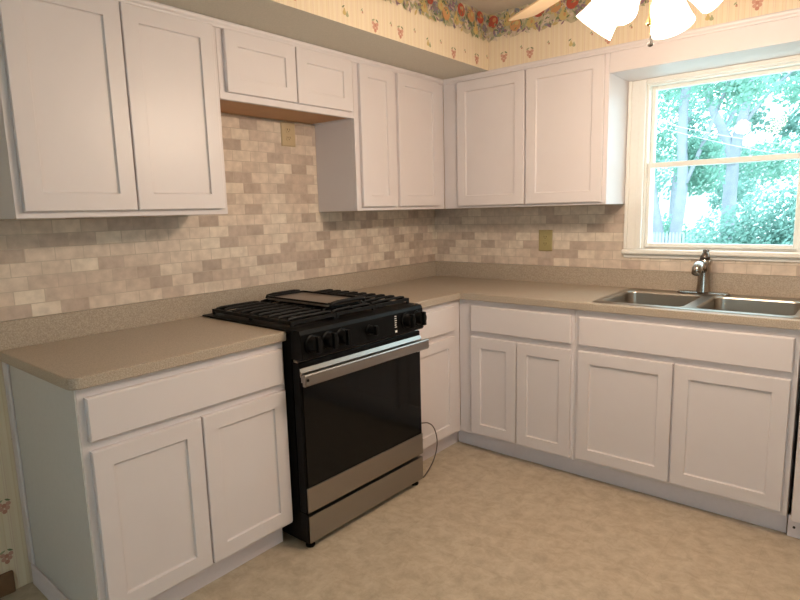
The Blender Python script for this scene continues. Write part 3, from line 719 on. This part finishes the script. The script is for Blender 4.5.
# ------------------------------------------------------------------ outdoors
struct('ground', B(-30, 30, .4, 45, -.72, -.62), M_BOUNCE_GROUND)
def leaves(blobs, n, size, seed):
    rnd = random.Random(seed); vs = []; fs = []
    tot = sum(b[3] for b in blobs)
    for b in blobs:
        for _ in range(int(n*b[3]/tot)):
            d = Vector((rnd.gauss(0, 1), rnd.gauss(0, 1), rnd.gauss(0, 1))).normalized()*(rnd.random()**.45)
            c = Vector(b[:3]) + Vector((d.x*b[3], d.y*b[3], d.z*b[3]*b[4]))
            nn = Vector((rnd.gauss(0, 1), rnd.gauss(0, 1), rnd.gauss(.4, 1))).normalized(); u = nn.orthogonal().normalized(); w = nn.cross(u)
            s = size*rnd.uniform(.6, 1.3); i = len(vs)
            for p in ((-1, 0), (-.2, .5), (.9, .0), (-.2, -.5)): vs.append(c+u*p[0]*s+w*p[1]*s+nn*(0 if p[1] else .06*s))
            fs.append((i, i+1, i+2, i+3))
    me = bpy.data.meshes.new('leaves'); me.from_pydata(vs, [], fs); return me
def tree(name, label, base, branches, blobs, n, size, seed, lm, group=None):
    t = thing(name, label, 'tree' if 'tree' in name else 'bush', base, 0, group)
    bm = NB()
    for pts, r0, r1 in branches:
        P = smoothp(pts, 4); tube(bm, P, [r0+(r1-r0)*k/(len(P)-1) for k in range(len(P))], 8)
    if branches: obj('trunk', bm, M_BARK, t, smooth=True)
    me = leaves(blobs, n, size, seed); me.materials.append(lm); o = bpy.data.objects.new('foliage', me); COL.objects.link(o); o.parent = t
    return t
# leaning twin-trunk tree behind the fence, seen in the lower left of the window
tree('tree', 'leaning tree with two diverging trunks behind the picket fence', (-1.25, 10.2, -.62),
     [([(0, 0, -.05), (-.10, 0, 1.2), (-.28, 0, 2.2), (-.5, .1, 3.4), (-.6, .1, 5)], .14, .07),
      ([(.12, 0, -.05), (.20, .05, 1.2), (.30, .1, 2.4), (.25, .1, 4.0), (.5, 0, 6)], .15, .08),
      ([(.32, .1, 2.3), (.7, .2, 3.4), (1.1, .3, 4.6)], .05, .03)],
     [(-.7, .6, 3.3, .7, .8), (.55, .5, 2.5, .5, .7), (.5, .5, 3.1, .5, .7), (-.2, .3, 4.7, 1.1, .8), (1.2, .4, 4.3, .7, .7)], 5200, .062, 1, M_LEAF2)
tree('tree', 'forked tree rising right of centre in the window, behind the bush', (-.58, 13.4, -.62),
     [([(0, 0, -.05), (-.02, 0, 2), (-.03, 0, 3.2), (-.6, .1, 4.5), (-.9, .1, 5.8)], .20, .06),
      ([(-.02, 0, 2.9), (.12, 0, 3.8), (.30, 0, 4.8), (.4, 0, 6.4)], .16, .05), ([(-.02, 0, 2.2), (-.5, .1, 3.0), (-1.1, .2, 3.4)], .07, .03), ([(.15, 0, 3.8), (.7, .1, 4.6), (1.4, 0, 5.2)], .05, .02)],
     [(-1.0, .5, 3.1, .8, .6), (.9, .5, 3.0, .9, .6), (-1.2, 0, 5.2, .8, .7), (1.4, .2, 4.5, .7, .6), (.4, 0, 6, .7, .6)], 4200, .07, 2, M_LEAF2)
tree('tree', 'bushy tree filling the back behind the leaning tree', (-3.0, 17.8, -.62),
     [([(0, 0, -.05), (0, 0, 2.5), (.3, 0, 5)], .2, .1), ([(0, 0, 2.0), (1.0, 0, 3.6), (1.8, 0, 5.2)], .12, .05)],
     [(-1.4, 0, 2.8, 1.4, .8), (.4, 0, 4.4, 1.4, .8), (-.6, .4, 6.0, 1.4, .7), (1.6, .5, 2.2, .8, .7), (1.8, .2, 5.9, 1.0, .7)], 6500, .085, 3, M_LEAF1)
tree('tree', 'pale airy tree at the right of the window, beyond the bush', (.6, 21.6, -.62),
     [([(0, 0, -.05), (.1, 0, 3), (.4, 0, 7)], .18, .08)],
     [(-2.2, 0, 3.2, 1.3, .7), (.4, 0, 3.6, 1.5, .7), (-2.3, 0, 5.0, .8, .8), (-1.0, 0, 4.6, .7, .8), (.2, 0, 5.3, .9, .8), (-1.0, 0, 6.4, 1.0, .7), (1.0, 0, 6.8, 1.0, .7)], 6500, .095, 4, M_LEAF1)
# dense shrub in the lower right of the window
tree('bush', 'large dense rounded bush filling the lower right of the window', (1.03, 8.0, -.62), [],
     [(-.55, 0, 1.15, .80, 1.0), (.2, .2, 1.40, .95, 1.0), (.9, 0, 1.5, .9, 1.1), (0, .3, .5, 1.2, .8)], 22000, .042, 6, M_LEAF1)
tree('bush', 'low green shrub behind the leaning tree trunks and the fence', (-2.35, 14.2, -.62), [],
     [(-.9, 0, .9, .8, 1.0), (.0, 0, 1.0, .75, 1.0), (.75, .1, .6, .7, 1.0)], 6000, .055, 9, M_LEAF2)
# picket fence
ft = thing('picket_fence', 'pale picket fence at the lower left of the window view', 'fence', (-1.6, 9.5, -.62))
for k in range(38):
    x = -1.1+.065*k; bm = NB(); R_ = loft(bm, [[(x-.021, 0, 0), (x+.021, 0, 0), (x+.021, .018, 0), (x-.021, .018, 0)], [(x-.021, 0, 1.36), (x+.021, 0, 1.36), (x+.021, .018, 1.36), (x-.021, .018, 1.36)],
                                                   [(x-.006, 0, 1.41), (x+.006, 0, 1.41), (x+.006, .018, 1.41), (x-.006, .018, 1.41)]])
    bm.faces.new(R_[-1]); bm.faces.new(R_[0][::-1]); obj('picket', bm, M_FENCE, ft)
for z in (.3, 1.1): obj('rail', B(-1.15, 1.35, .019, .055, z, z+.08), M_FENCE, ft)
# neighbour's house
hs = thing('house', 'white neighbouring house glimpsed between the tree trunks', 'house', (-4.2, 28, -.62))
obj('wall', B(-4, 2.2, 0, 6, 0, 3.3), M_SIDING, hs)
bm = NB(); R_ = loft(bm, [[(x, -.4, 3.3), (x, 3, 4.8), (x, 6.4, 3.3)] for x in (-4.3, 2.5)]); bm.faces.new(R_[0]); bm.faces.new(R_[1][::-1]); obj('roof', bm, M_ROOF, hs)
# overhead lines
for k, (za, zb_) in enumerate(((3.05, 2.30), (2.98, 2.10))):
    bm = NB(); P = [(-1.4+4.2*s/10, 8.6, za+(zb_-za)*s/10*1.35 - .15*math.sin(PI*s/10)) for s in range(11)]
    tube(bm, P, .007, 6); tag(obj('overhead_wire', bm, M_WIRE), ['upper', 'lower'][k]+' of the two pale overhead wires crossing the upper window view', 'wire', 'overhead wires')
